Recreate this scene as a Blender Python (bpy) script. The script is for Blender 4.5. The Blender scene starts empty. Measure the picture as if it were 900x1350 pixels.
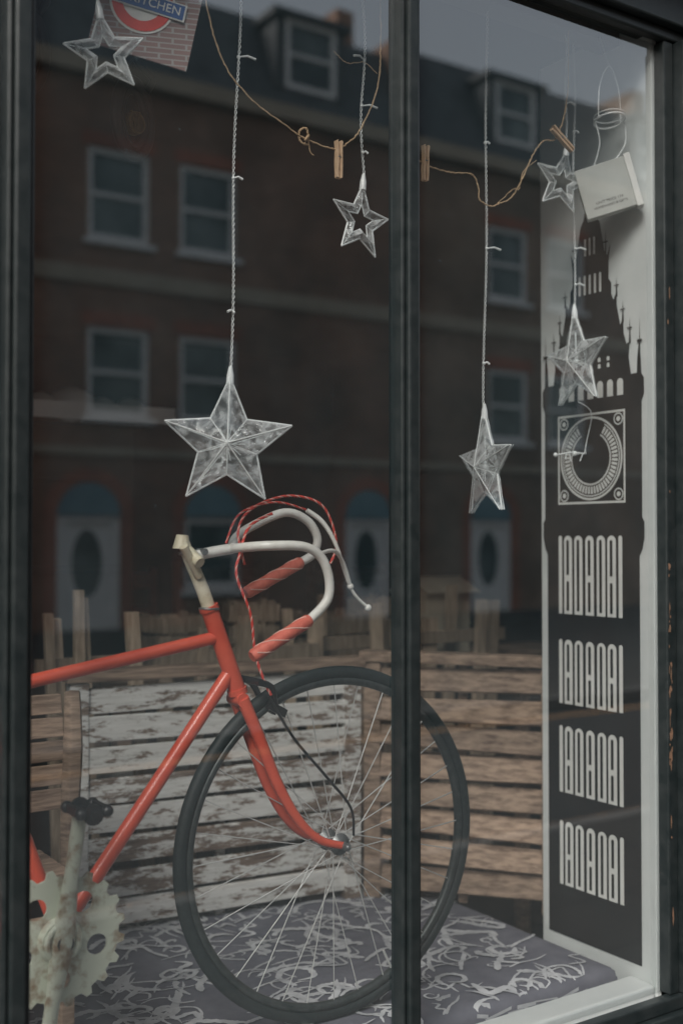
import bpy, math, random, bmesh
from mathutils import Vector, Matrix, noise
random.seed(7)
scene=bpy.context.scene
V=Vector
# ---------------------------------------------------------------- materials
def new_mat(name):
    m=bpy.data.materials.new(name); m.use_nodes=True
    nt=m.node_tree; b=nt.nodes['Principled BSDF']
    return m,nt,b
def N(nt,t,**kw):
    n=nt.nodes.new(t)
    for k,v in kw.items():
        if k in n.inputs: n.inputs[k].default_value=v
        else: setattr(n,k,v)
    return n
def ramp(nt,fac,stops):
    r=nt.nodes.new('ShaderNodeValToRGB')
    els=r.color_ramp.elements
    while len(els)<len(stops): els.new(0.5)
    for e,(p,c) in zip(els,stops):
        e.position=p; e.color=(c[0],c[1],c[2],1) if not isinstance(c,(int,float)) else (c,c,c,1)
    nt.links.new(fac,r.inputs[0]); return r
def coords(nt,scale=(1,1,1)):
    tc=nt.nodes.new('ShaderNodeTexCoord'); mp=nt.nodes.new('ShaderNodeMapping')
    mp.inputs['Scale'].default_value=scale
    nt.links.new(tc.outputs['Object'],mp.inputs['Vector']); return mp.outputs['Vector']
def bump(nt,b,h,strength=0.3,dist=0.01):
    bp=nt.nodes.new('ShaderNodeBump'); bp.inputs['Strength'].default_value=strength; bp.inputs['Distance'].default_value=dist
    nt.links.new(h,bp.inputs['Height']); nt.links.new(bp.outputs[0],b.inputs['Normal'])
def mat(name,c1,c2=None,rough=.5,metal=0,scale=20,st=(1,1,1),lo=.35,hi=.65,bs=.15,coat=0,bd=.003,island=0):
    m,nt,b=new_mat(name); c2=c2 or tuple(x*.75 for x in c1)
    v=coords(nt,st); n=N(nt,'ShaderNodeTexNoise',Scale=scale,Detail=6.0,Roughness=.6)
    nt.links.new(v,n.inputs['Vector'])
    r=ramp(nt,n.outputs['Fac'],[(lo,c1),(hi,c2)])
    out=r.outputs[0]
    if island:
        g=nt.nodes.new('ShaderNodeNewGeometry'); hs=nt.nodes.new('ShaderNodeHueSaturation')
        mr=N(nt,'ShaderNodeMapRange'); mr.inputs['To Min'].default_value=1-island; mr.inputs['To Max'].default_value=1+island
        nt.links.new(g.outputs['Random Per Island'],mr.inputs['Value'])
        nt.links.new(mr.outputs[0],hs.inputs['Value']); nt.links.new(out,hs.inputs['Color']); out=hs.outputs[0]
    nt.links.new(out,b.inputs['Base Color'])
    rr=N(nt,'ShaderNodeMapRange'); rr.inputs['To Min'].default_value=max(0.02,rough-.1); rr.inputs['To Max'].default_value=min(1,rough+.1)
    nt.links.new(n.outputs['Fac'],rr.inputs['Value']); nt.links.new(rr.outputs[0],b.inputs['Roughness'])
    b.inputs['Metallic'].default_value=metal; b.inputs['Coat Weight'].default_value=coat
    if bs: bump(nt,b,n.outputs['Fac'],bs,bd)
    return m
def brick_mat(name,c1,c2,mortar,scale=1.0):
    m,nt,b=new_mat(name)
    tc=nt.nodes.new('ShaderNodeTexCoord'); sp=nt.nodes.new('ShaderNodeSeparateXYZ'); cb=nt.nodes.new('ShaderNodeCombineXYZ')
    nt.links.new(tc.outputs['Object'],sp.inputs[0])
    ad=N(nt,'ShaderNodeMath',operation='ADD'); nt.links.new(sp.outputs[0],ad.inputs[0]); nt.links.new(sp.outputs[1],ad.inputs[1])
    nt.links.new(ad.outputs[0],cb.inputs[0]); nt.links.new(sp.outputs[2],cb.inputs[1])
    br=N(nt,'ShaderNodeTexBrick'); br.inputs['Scale'].default_value=scale
    br.inputs['Brick Width'].default_value=.225; br.inputs['Row Height'].default_value=.075; br.inputs['Mortar Size'].default_value=.01
    br.inputs['Color1'].default_value=(*c1,1); br.inputs['Color2'].default_value=(*c2,1); br.inputs['Mortar'].default_value=(*mortar,1)
    nt.links.new(cb.outputs[0],br.inputs['Vector'])
    n=N(nt,'ShaderNodeTexNoise',Scale=.7,Detail=8.0,Roughness=.65); nt.links.new(tc.outputs['Object'],n.inputs['Vector'])
    r=ramp(nt,n.outputs['Fac'],[(.3,.45),(.68,1.0)])
    mx=N(nt,'ShaderNodeMix',data_type='RGBA',blend_type='MULTIPLY'); mx.inputs[0].default_value=1
    nt.links.new(br.outputs['Color'],mx.inputs[6]); nt.links.new(r.outputs[0],mx.inputs[7])
    nt.links.new(mx.outputs[2],b.inputs['Base Color']); b.inputs['Roughness'].default_value=.9
    bump(nt,b,br.outputs['Fac'],-.4,.01)
    return m

M_frame=mat('frame_paint',(.010,.015,.016),(.020,.025,.026),rough=.38,scale=35,bs=.12,coat=.1)
M_black=mat('black_paint',(.014,.014,.016),(.024,.024,.026),rough=.4,scale=30)
M_white=mat('white_paint',(.80,.83,.82),(.64,.69,.68),rough=.5,scale=6,lo=.3,hi=.8,bs=.05)
M_sash=mat('sash_white',(.90,.91,.91),(.82,.84,.85),rough=.5,scale=5)
M_red=mat('red_frame_paint',(.76,.125,.07),(.62,.085,.05),rough=.38,scale=14,coat=.25,bs=.05)
M_redgrip=mat('red_grip',(.76,.19,.13),(.62,.13,.09),rough=.6,scale=80)
M_stripe=mat('grip_stripe',(.84,.55,.48),(.74,.45,.38),rough=.6,scale=80)
M_cream=mat('cream_enamel',(.74,.69,.52),(.52,.42,.26),rough=.45,scale=40,lo=.5,hi=.75)
M_gear=mat('aged_gear_paint',(.56,.60,.50),(.24,.165,.10),rough=.5,scale=24,lo=.48,hi=.64,bs=.3)
M_barwhite=mat('bar_tape_white',(.84,.84,.80),(.72,.71,.66),rough=.35,scale=40,coat=.3)
M_tyre=mat('tyre_rubber',(.010,.017,.018),(.020,.028,.029),rough=.6,scale=120)
M_metal=mat('brushed_metal',(.30,.31,.31),(.2,.21,.21),rough=.45,metal=.7,scale=60)
M_spoke=mat('spoke_steel',(.66,.67,.66),(.54,.55,.54),rough=.45,metal=.3,scale=60)
M_rim=mat('dark_rim',(.04,.05,.05),(.07,.08,.08),rough=.4,metal=.4,scale=60)
M_wood=mat('brown_slat_wood',(.45,.325,.235),(.16,.105,.075),rough=.75,scale=6,st=(1.5,4,16),lo=.38,hi=.66,bs=.5,island=.35)
M_woodlt=mat('pale_stake_wood',(.62,.49,.36),(.36,.27,.19),rough=.8,scale=7,st=(10,10,1.5),bs=.4,island=.35)
M_wooddk=mat('dark_interior_wood',(.045,.036,.028),(.026,.021,.017),rough=.6,scale=5)
M_peg=mat('peg_wood',(.76,.54,.35),(.64,.42,.26),rough=.6,scale=50)
M_twine=mat('jute_twine',(.64,.46,.28),(.46,.31,.18),rough=.9,scale=300,bs=.5)
M_room=mat('dark_room_wall',(.024,.026,.027),(.015,.017,.018),rough=.9,scale=2)
M_card=mat('grey_card',(.56,.58,.55),(.48,.49,.46),rough=.7,scale=9)
M_cardw=mat('white_card',(.84,.85,.82),(.76,.76,.73),rough=.7,scale=9)
M_wire=mat('clear_wire_plastic',(.88,.91,.91),(.8,.84,.84),rough=.2,scale=90)
M_ceramic=mat('white_ceramic',(.86,.88,.88),(.78,.80,.80),rough=.25,scale=9)
M_printk=mat('poster_ink',(.010,.010,.010),(.016,.014,.014),rough=.8,scale=8,bs=0)
M_printk.node_tree.nodes['Principled BSDF'].inputs['Specular IOR Level'].default_value=.2
M_printw=mat('poster_white',(.82,.83,.80),(.74,.75,.72),rough=.6,scale=8,bs=0)
M_blue=mat('sign_blue',(.04,.12,.36),(.03,.09,.28),rough=.4,scale=9)
M_signred=mat('sign_red',(.74,.07,.05),(.62,.05,.04),rough=.4,scale=9)
M_gold=mat('aged_gold',(.36,.25,.10),(.16,.11,.05),rough=.5,metal=.4,scale=30)
M_tarmac=mat('asphalt',(.034,.034,.035),(.022,.022,.023),rough=.95,scale=60)
M_yellow=mat('yellow_line_paint',(.55,.30,.12),(.32,.18,.09),rough=.8,scale=12,lo=.4,hi=.6)
M_kerb=mat('kerb_granite',(.15,.145,.14),(.11,.11,.11),rough=.85,scale=40)
M_slate=mat('roof_slate',(.10,.108,.118),(.065,.072,.08),rough=.6,scale=3)
M_stone=mat('stone_band',(.48,.42,.34),(.40,.34,.27),rough=.9,scale=2)
M_brickA=brick_mat('dark_stock_brick',(.45,.25,.17),(.36,.19,.13),(.32,.25,.21))
M_brickB=brick_mat('brown_stock_brick',(.45,.31,.23),(.40,.26,.19),(.36,.3,.25))
M_brickR=brick_mat('red_rubbed_brick',(.60,.20,.12),(.52,.165,.105),(.36,.25,.2))
M_shopbrick=brick_mat('shop_brick',(.26,.17,.12),(.2,.12,.09),(.2,.18,.16))
def paving():
    m,nt,b=new_mat('paving_slabs')
    v=coords(nt); br=N(nt,'ShaderNodeTexBrick'); br.inputs['Scale'].default_value=1
    br.inputs['Brick Width'].default_value=.6; br.inputs['Row Height'].default_value=.45; br.inputs['Mortar Size'].default_value=.008
    br.inputs['Color1'].default_value=(.050,.048,.046,1); br.inputs['Color2'].default_value=(.038,.037,.036,1); br.inputs['Mortar'].default_value=(.025,.025,.025,1)
    nt.links.new(v,br.inputs['Vector']); nt.links.new(br.outputs[0],b.inputs['Base Color']); b.inputs['Roughness'].default_value=.9
    return m
M_pave=paving()
def distressed():
    m,nt,b=new_mat('distressed_white_wood')
    v=coords(nt,(2.2,2,9)); n=N(nt,'ShaderNodeTexNoise',Scale=4.5,Detail=10.0,Roughness=.78); nt.links.new(v,n.inputs['Vector'])
    v2=coords(nt,(3,3,40)); n2=N(nt,'ShaderNodeTexNoise',Scale=5,Detail=5.0); nt.links.new(v2,n2.inputs['Vector'])
    wood=ramp(nt,n2.outputs['Fac'],[(.3,(.10,.072,.058)),(.7,(.30,.225,.175))])
    white=ramp(nt,n2.outputs['Fac'],[(.3,(.64,.64,.61)),(.7,(.84,.84,.81))])
    ge=nt.nodes.new('ShaderNodeNewGeometry'); mr=N(nt,'ShaderNodeMapRange'); mr.inputs['To Min'].default_value=-.08; mr.inputs['To Max'].default_value=.04
    nt.links.new(ge.outputs['Random Per Island'],mr.inputs['Value'])
    ad=N(nt,'ShaderNodeMath',operation='ADD'); nt.links.new(n.outputs['Fac'],ad.inputs[0]); nt.links.new(mr.outputs[0],ad.inputs[1])
    k=ramp(nt,ad.outputs[0],[(.475,0),(.525,1)])
    mx=N(nt,'ShaderNodeMix',data_type='RGBA'); nt.links.new(k.outputs[0],mx.inputs[0]); nt.links.new(white.outputs[0],mx.inputs[6]); nt.links.new(wood.outputs[0],mx.inputs[7])
    nt.links.new(mx.outputs[2],b.inputs['Base Color']); b.inputs['Roughness'].default_value=.75
    bump(nt,b,n.outputs['Fac'],.5,.004); return m
M_dist=distressed()
M_fabric=mat('grey_purple_fabric',(.18,.18,.215),(.13,.13,.16),rough=.95,scale=14,bs=.35,bd=.01)
M_stroke=mat('brushstroke_print',(.68,.69,.71),(.46,.47,.50),rough=.95,scale=18,bs=.2,bd=.004,island=.15)
def pane_mat():
    m,nt,b=new_mat('window_glass'); nt.nodes.remove(b); out=nt.nodes['Material Output']
    tr=N(nt,'ShaderNodeBsdfTransparent'); tr.inputs[0].default_value=(.99,1,1,1)
    gl=N(nt,'ShaderNodeBsdfGlossy'); gl.inputs['Roughness'].default_value=0; gl.inputs[0].default_value=(1,1,1,1)
    lw=N(nt,'ShaderNodeLayerWeight'); lw.inputs[0].default_value=.5
    p=N(nt,'ShaderNodeMath',operation='POWER'); p.inputs[1].default_value=2.4; nt.links.new(lw.outputs['Facing'],p.inputs[0])
    ma=N(nt,'ShaderNodeMath',operation='MULTIPLY_ADD'); ma.inputs[1].default_value=.75; ma.inputs[2].default_value=.225; nt.links.new(p.outputs[0],ma.inputs[0])
    mx=N(nt,'ShaderNodeMixShader'); nt.links.new(ma.outputs[0],mx.inputs[0]); nt.links.new(tr.outputs[0],mx.inputs[1]); nt.links.new(gl.outputs[0],mx.inputs[2])
    df=N(nt,'ShaderNodeBsdfDiffuse'); df.inputs[0].default_value=(.40,.66,.74,1)  # dust film, coloured teal as a painted haze that lifts the blacks
    v=coords(nt,(1,1,.6)); n=N(nt,'ShaderNodeTexNoise',Scale=3.5,Detail=8.0,Roughness=.65); nt.links.new(v,n.inputs['Vector'])
    mr=N(nt,'ShaderNodeMapRange'); mr.inputs['From Min'].default_value=.3; mr.inputs['From Max'].default_value=.75; mr.inputs['To Min'].default_value=.008; mr.inputs['To Max'].default_value=.026
    nt.links.new(n.outputs['Fac'],mr.inputs['Value'])
    n3=N(nt,'ShaderNodeTexVoronoi',Scale=28.0); nt.links.new(v,n3.inputs['Vector'])
    lt=N(nt,'ShaderNodeMath',operation='LESS_THAN'); lt.inputs[1].default_value=.03; nt.links.new(n3.outputs['Distance'],lt.inputs[0])
    mm=N(nt,'ShaderNodeMath',operation='MULTIPLY_ADD'); mm.inputs[1].default_value=.10; nt.links.new(lt.outputs[0],mm.inputs[0]); nt.links.new(mr.outputs[0],mm.inputs[2])
    m2=N(nt,'ShaderNodeMixShader'); nt.links.new(mm.outputs[0],m2.inputs[0]); nt.links.new(mx.outputs[0],m2.inputs[1]); nt.links.new(df.outputs[0],m2.inputs[2])
    nt.links.new(m2.outputs[0],out.inputs['Surface']); return m
M_pane=pane_mat()
def star_mat():
    m,nt,b=new_mat('clear_acrylic'); out=nt.nodes['Material Output']
    b.inputs['Base Color'].default_value=(.88,.92,.93,1); b.inputs['Roughness'].default_value=.08; b.inputs['Specular IOR Level'].default_value=1
    tr=N(nt,'ShaderNodeBsdfTransparent'); tr.inputs[0].default_value=(.97,.99,1,1)
    v=coords(nt); n=N(nt,'ShaderNodeTexNoise',Scale=22.0,Detail=4.0,Distortion=2.5); nt.links.new(v,n.inputs['Vector'])
    mr=N(nt,'ShaderNodeMapRange'); mr.inputs['From Min'].default_value=.42; mr.inputs['From Max'].default_value=.66; mr.inputs['To Min'].default_value=.03; mr.inputs['To Max'].default_value=.42
    nt.links.new(n.outputs['Fac'],mr.inputs['Value'])
    lw=N(nt,'ShaderNodeLayerWeight'); lw.inputs[0].default_value=.5
    ad=N(nt,'ShaderNodeMath',operation='MULTIPLY_ADD'); ad.inputs[1].default_value=.35; nt.links.new(lw.outputs['Facing'],ad.inputs[0]); nt.links.new(mr.outputs[0],ad.inputs[2])
    ms=N(nt,'ShaderNodeMixShader'); nt.links.new(ad.outputs[0],ms.inputs[0]); nt.links.new(tr.outputs[0],ms.inputs[1]); nt.links.new(b.outputs[0],ms.inputs[2])
    bump(nt,b,n.outputs['Fac'],.6,.005)
    nt.links.new(ms.outputs[0],out.inputs['Surface']); return m
M_star=star_mat()
def darkglass():
    m,nt,b=new_mat('house_window_glass'); b.inputs['Roughness'].default_value=.08
    v=coords(nt); n=N(nt,'ShaderNodeTexNoise',Scale=1.2,Detail=2.0); nt.links.new(v,n.inputs['Vector']); r=ramp(nt,n.outputs['Fac'],[(.35,(.04,.06,.068)),(.65,(.17,.21,.22))])
    nt.links.new(r.outputs[0],b.inputs['Base Color']); return m
M_hglass=darkglass()
M_fan=mat('fanlight_sky_reflection',(.20,.34,.42),(.13,.25,.32),rough=.15,scale=2)  # blue of the reflected sky painted into the fanlight colour

# ---------------------------------------------------------------- mesh builder
def crom(pts,sub,closed=False):
    pts=[V(p) for p in pts];L=len(pts);P=[]
    g=(lambda k:pts[k%L]) if closed else (lambda k:pts[max(0,min(L-1,k))])
    for i in range(L if closed else L-1):
        p0,p1,p2,p3=g(i-1),g(i),g(i+1),g(i+2)
        for j in range(sub):
            t=j/sub; P.append(.5*((2*p1)+(p2-p0)*t+(2*p0-5*p1+4*p2-p3)*t*t+(3*p1-p0-3*p2+p3)*t**3))
    if not closed: P.append(pts[-1])
    return P
class MB:
    def __init__(s): s.v=[];s.f=[];s.m=[];s.s=[]
    def add(s,vs,fs,m=0,sm=False):
        o=len(s.v); s.v+= [V(p) for p in vs]
        for f in fs: s.f.append([i+o for i in f]); s.m.append(m); s.s.append(sm)
    def box(s,a,b,m=0):
        x0,y0,z0=a;x1,y1,z1=b
        s.add([(x0,y0,z0),(x1,y0,z0),(x1,y1,z0),(x0,y1,z0),(x0,y0,z1),(x1,y0,z1),(x1,y1,z1),(x0,y1,z1)],
              [(0,3,2,1),(4,5,6,7),(0,1,5,4),(1,2,6,5),(2,3,7,6),(3,0,4,7)],m)
    def obox(s,c,ax,ay,az,m=0):
        c=V(c);ax=V(ax);ay=V(ay);az=V(az)
        s.add([c+i*ax+j*ay+k*az for k in(-1,1) for (i,j) in((-1,-1),(1,-1),(1,1),(-1,1))],
              [(0,3,2,1),(4,5,6,7),(0,1,5,4),(1,2,6,5),(2,3,7,6),(3,0,4,7)],m)
    def tube(s,pts,r,n=8,m=0,closed=False,sub=0,cap=True):
        pts=[V(p) for p in pts]
        rs=list(r) if isinstance(r,(list,tuple)) else [r]*len(pts)
        if sub:
            L=len(pts);R=[]
            for i in range(L if closed else L-1):
                for j in range(sub): R.append(rs[i]*(1-j/sub)+rs[(i+1)%L]*j/sub)
            if not closed: R.append(rs[-1])
            pts=crom(pts,sub,closed); rs=R
        L=len(pts); T=[]
        for i in range(L):
            if closed: d=pts[(i+1)%L]-pts[i-1]
            else: d=pts[min(L-1,i+1)]-pts[max(0,i-1)]
            T.append(d.normalized() if d.length>1e-9 else V((0,0,1)))
        up=V((0,0,1)) if abs(T[0].z)<.9 else V((1,0,0))
        nrm=(up-T[0]*up.dot(T[0])).normalized(); vs=[]
        for i in range(L):
            nrm=(nrm-T[i]*nrm.dot(T[i])).normalized(); bn=T[i].cross(nrm)
            for k in range(n):
                a=2*math.pi*k/n; vs.append(pts[i]+rs[i]*(math.cos(a)*nrm+math.sin(a)*bn))
        fs=[]
        for i in range(L if closed else L-1):
            for k in range(n):
                a=i*n+k;b=i*n+(k+1)%n;c=((i+1)%L)*n+(k+1)%n;d=((i+1)%L)*n+k
                fs.append((a,b,c,d))
        s.add(vs,fs,m,True)
        if cap and not closed:
            s.add(vs[:n],[tuple(range(n))[::-1]],m); s.add(vs[-n:],[tuple(range(n))],m)
    def torus(s,c,R,r,m=0,seg=72,n=10,ax=(0,1,0),sx=1,sz=1):
        c=V(c);ax=V(ax).normalized(); u=V((0,0,1)) if abs(ax.z)<.9 else V((1,0,0)); w=ax.cross(u).normalized()
        s.tube([c+R*(sx*math.cos(2*math.pi*i/seg)*w+sz*math.sin(2*math.pi*i/seg)*u) for i in range(seg)],r,n,m,closed=True)
    def sphere(s,c,r,m=0,a=12,b=8,sc=(1,1,1)):
        vs=[];c=V(c)
        for j in range(b+1):
            t=math.pi*j/b
            for i in range(a):
                p=2*math.pi*i/a; vs.append(c+V((r*sc[0]*math.sin(t)*math.cos(p),r*sc[1]*math.sin(t)*math.sin(p),r*sc[2]*math.cos(t))))
        s.add(vs,[(j*a+i,(j+1)*a+i,(j+1)*a+(i+1)%a,j*a+(i+1)%a) for j in range(b) for i in range(a)],m,True)
    def prism(s,poly,fn,m=0,side=True):
        n=len(poly); a=[V(fn(u,v,0)) for u,v in poly]; b=[V(fn(u,v,1)) for u,v in poly]
        s.add(a+b,[tuple(range(n))[::-1],tuple(range(n,2*n))]+([(i,(i+1)%n,n+(i+1)%n,n+i) for i in range(n)] if side else []),m)
    def flat(s,poly3,m=0): s.add(poly3,[tuple(range(len(poly3)))],m)
    def xf(s,M): s.v=[M@p for p in s.v]
    def build(s,name,mats,parent=None,bevel=0):
        me=bpy.data.meshes.new(name)
        loc=V((0,0,0))
        if parent is None and s.v:
            xs=[p.x for p in s.v];ys=[p.y for p in s.v];zs=[p.z for p in s.v]
            loc=V(((min(xs)+max(xs))/2,(min(ys)+max(ys))/2,min(zs)))
        me.from_pydata([tuple(p-loc) for p in s.v],[],s.f)
        for mt in mats: me.materials.append(mt)
        for p,mi,sm in zip(me.polygons,s.m,s.s): p.material_index=mi; p.use_smooth=sm
        me.update()
        ob=bpy.data.objects.new(name,me); scene.collection.objects.link(ob); ob.location=loc
        if parent:
            ob.parent=parent; ob.matrix_parent_inverse=Matrix.Translation(parent.location).inverted()
        if bevel:
            md=ob.modifiers.new('bevel','BEVEL'); md.width=bevel; md.segments=2; md.limit_method='ANGLE'; md.angle_limit=math.radians(40)
        return ob
def root(name,loc):
    e=bpy.data.objects.new(name,None); e.empty_display_size=.1; e.location=V(loc); scene.collection.objects.link(e); return e

# ---------------------------------------------------------------- camera
cd=bpy.data.cameras.new('camera'); cam=bpy.data.objects.new('camera',cd); scene.collection.objects.link(cam); scene.camera=cam
cam.location=(0,-1.66,1.5); cam.rotation_euler=(math.radians(91.3),0,math.radians(-33.7))
cd.sensor_fit='HORIZONTAL'; cd.sensor_width=24; cd.lens=40; cd.clip_end=600; cd.clip_start=.05
cd.dof.use_dof=True; cd.dof.focus_distance=2.15; cd.dof.aperture_fstop=2.0

# ---------------------------------------------------------------- light
w=bpy.data.worlds.new('World'); scene.world=w; w.use_nodes=True; nt=w.node_tree
bg=nt.nodes['Background']; sky=nt.nodes.new('ShaderNodeTexSky'); sky.sky_type='NISHITA'; sky.sun_disc=False
SE,SR=math.radians(43),math.radians(232)
sky.sun_elevation=SE; sky.sun_rotation=SR; sky.dust_density=3; sky.air_density=1.6
hs=nt.nodes.new('ShaderNodeHueSaturation'); hs.inputs['Saturation'].default_value=.45
nt.links.new(sky.outputs[0],hs.inputs['Color']); nt.links.new(hs.outputs[0],bg.inputs[0]); bg.inputs[1].default_value=.15
sd=bpy.data.lights.new('sun','SUN'); so=bpy.data.objects.new('sun',sd); scene.collection.objects.link(so)
sd.energy=3.6; sd.angle=math.radians(24); sd.color=(1,.965,.91)
d=V((math.sin(SR)*math.cos(SE),math.cos(SR)*math.cos(SE),math.sin(SE)))
so.rotation_euler=d.to_track_quat('Z','Y').to_euler(); so.location=(0,-6,12)
scene.view_settings.view_transform='Standard'; scene.view_settings.look='None'; scene.view_settings.exposure=0

# ---------------------------------------------------------------- ground
g=MB(); g.box((-150,-150,-.3),(150,150,-.16)); g.build('ground',[M_tarmac])
g=MB(); g.box((-60,-6.1,-.156),(80,-2.72,-.12)); g.build('road',[M_tarmac])
g=MB()
for y in(-3.02,-5.85): g.box((-60,y-.035,-.118),(80,y+.035,-.114))
g.build('road_marking',[M_yellow])
g=MB(); g.box((-60,-2.6,-.156),(80,-.05,0)); g.box((-60,-16.0,-.156),(80,-6.25,0)); g.build('pavement',[M_pave])
g=MB()
x=-60
while x<80:
    g.box((x,-2.715,-.15),(x+.9,-2.603,.004)); g.box((x,-6.247,-.15),(x+.9,-6.105,.004)); x+=.91
g.build('kerb',[M_kerb],bevel=.01)

# ---------------------------------------------------------------- shop building with window
shop=root('shop_building',(1,0,0))
b=MB()
b.box((-.6,-.06,0),(2.6,.06,.44)); b.box((-.7,-.14,2.72),(2.75,.1,3.3)); b.box((-.75,-.22,3.3),(2.8,.1,3.38))
for i in range(4):
    xa=-.5+i*.75; b.box((xa,-.075,.08),(xa+.6,-.0605,.36))
b.box((2.02,-.09,0),(2.4,.1,2.719)); b.box((-.55,-.09,0),(-.23,.1,2.719))
b.box((2.08,-.105,.5),(2.34,-.0905,2.5)); 
b.build('shopfront_joinery',[M_frame],shop,.006)
b=MB()
b.box((-9,0,0),(-.7505,.3,9)); b.box((2.8005,0,0),(14,.3,9)); b.box((-.7495,0,3.4),(2.7995,.3,9)); b.box((-9,7.7,0),(14,8,9)); b.box((-9,.3005,0),(-8.7,7.6995,9)); b.box((13.7,.3005,0),(14,7.6995,9)); b.box((-8.7,.3005,8.8),(13.7,7.69,8.95))
b.build('brick_walls',[M_shopbrick],shop)
b=MB()
b.box((-3,.101,-.02),(5,6,.0)); b.box((-3,.12,2.9),(5,6,2.95)); b.box((-3,6,0),(5,6.1,2.9)); b.box((-3.1,.12,0),(-3,6,2.9)); b.box((5,.12,0),(5.1,6,2.9))
b.box((-3,.105,0),(-.25,.16,2.9)); b.box((2.03,.105,0),(5,.16,2.9)); b.box((-.25,.105,2.66),(2.03,.16,2.9))
b.build('room_walls',[M_room],shop)

win=root('shop_window',(.9,0,.5))
b=MB()
b.box((-.229,-.05,.4405),(2.019,.05,.50))
b.box((-.229,-.11,.44),(2.019,-.051,.475))
b.box((-.229,-.035,.5005),(2.019,-.008,.53))
b.box((-.229,-.05,2.6),(2.019,.05,2.719))
b.box((-.229,-.03,2.575),(2.019,-.006,2.5995))
b.box((1.955,-.055,.5305),(2.019,.05,2.5745)); b.box((1.925,-.025,.5305),(1.9545,.0045,2.5745))
b.box((-.229,-.055,.5305),(-.175,.05,2.5745)); b.box((-.1745,-.025,.5305),(-.145,.02,2.5745))
MUL=(.529,1.245)
for cx in MUL:
    b.box((cx-.012,-.032,.5305),(cx+.012,.028,2.5745)); b.box((cx-.021,-.022,.5305),(cx-.0122,.012,2.5745)); b.box((cx+.0122,-.022,.5305),(cx+.021,.012,2.5745))
b.build('frame',[M_frame],win,.004)
b=MB()
for x0,x1 in((-.144,.5075),(.5505,1.2235),(1.2665,1.9245)):
    b.flat([(x0,0,.531),(x1,0,.531),(x1,0,2.574),(x0,0,2.574)])
b.build('glass_pane',[M_pane],win)
b=MB(); b.box((-.144,.006,.50),(1.915,.075,.545)); b.build('inner_sill',[M_white],win,.005)
b=MB(); rr_=random.Random(9)
for i in range(46):
    z=rr_.choice([rr_.uniform(1.0,1.45),rr_.uniform(1.0,1.45),rr_.uniform(.6,2.5)]); h=rr_.uniform(.003,.016); x=1.9285+rr_.uniform(0,.008); wd=rr_.uniform(.001,.003)
    n_=7; b.flat([(x+wd*math.cos(2*math.pi*q/n_)*rr_.uniform(.6,1.2),-.0258-i*.00001,z+h*math.sin(2*math.pi*q/n_)*rr_.uniform(.6,1.2)) for q in range(n_)])
b.build('flaked_paint',[mat('bare_wood_flake',(.22,.12,.075),(.13,.08,.05),rough=.9,scale=60)],win)

# display platform + mattress
pl=root('display_platform',(.9,.6,0))
b=MB(); b.box((-.14,.08,0),(1.915,1.35,.515)); b.build('platform_body',[M_wooddk],pl,.004)
me=MB()
nx,ny=60,34; X0,X1,Y0,Y1=-.13,1.885,.085,.98; zt=.567; zb=.517
def cz(x,y):
    e=min(x-X0,X1-x,y-Y0,Y1-y); r=.022
    dz=0 if e>r else -(r-math.sqrt(max(0,r*r-(r-max(e,0))**2)))
    n=noise.noise(V((x*4,y*4,0)))*.006+noise.noise(V((x*13,y*11,3)))*.0022
    return zt+dz+n*min(1,max(e,0)*20)
xs=[X0,X0+.004,X0+.01,X0+.02]+[X0+.04+(X1-X0-.08)*i/nx for i in range(nx+1)]+[X1-.02,X1-.01,X1-.004,X1]
ys=[Y0,Y0+.004,Y0+.01,Y0+.02]+[Y0+.04+(Y1-Y0-.08)*i/ny for i in range(ny+1)]+[Y1-.02,Y1-.01,Y1-.004,Y1]
vs=[(x,y,cz(x,y)) for y in ys for x in xs]; W_=len(xs);H_=len(ys)
fs=[(j*W_+i,j*W_+i+1,(j+1)*W_+i+1,(j+1)*W_+i) for j in range(H_-1) for i in range(W_-1)]
o=len(vs)
ring=[i for i in range(W_)]+[j*W_+W_-1 for j in range(1,H_)]+[(H_-1)*W_+i for i in range(W_-2,-1,-1)]+[j*W_ for j in range(H_-2,0,-1)]
vs+= [(vs[i][0],vs[i][1],zb) for i in ring]; L=len(ring)
fs+= [(ring[k],o+k,o+(k+1)%L,ring[(k+1)%L]) for k in range(L)]
me.add(vs,fs,0,True)
rb=random.Random(21)
def strokepath(cx,cy,a,kind,s_):
    if kind==0: pl_=[(-1,0),(-.3,.06),(.4,-.04),(1,.03)]
    elif kind==1: pl_=[(-1,-.2),(-.5,.3),(.1,.45),(.7,.15),(1,-.4)]
    elif kind==2: pl_=[(-1,.3),(-.4,-.3),(.1,.35),(.6,-.25),(1.1,.3)]
    elif kind==3: pl_=[(-.6,-.5),(-.6,.3),(0,.7),(.55,.3),(.3,-.3),(-.3,-.2)]
    else: pl_=[(-1,0),(0,.1),(.8,0),(.9,-.35),(.5,-.5)]
    return [(cx+s_*(u*math.cos(a)-v*math.sin(a)),cy+s_*(u*math.sin(a)+v*math.cos(a)),0) for u,v in pl_]
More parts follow.
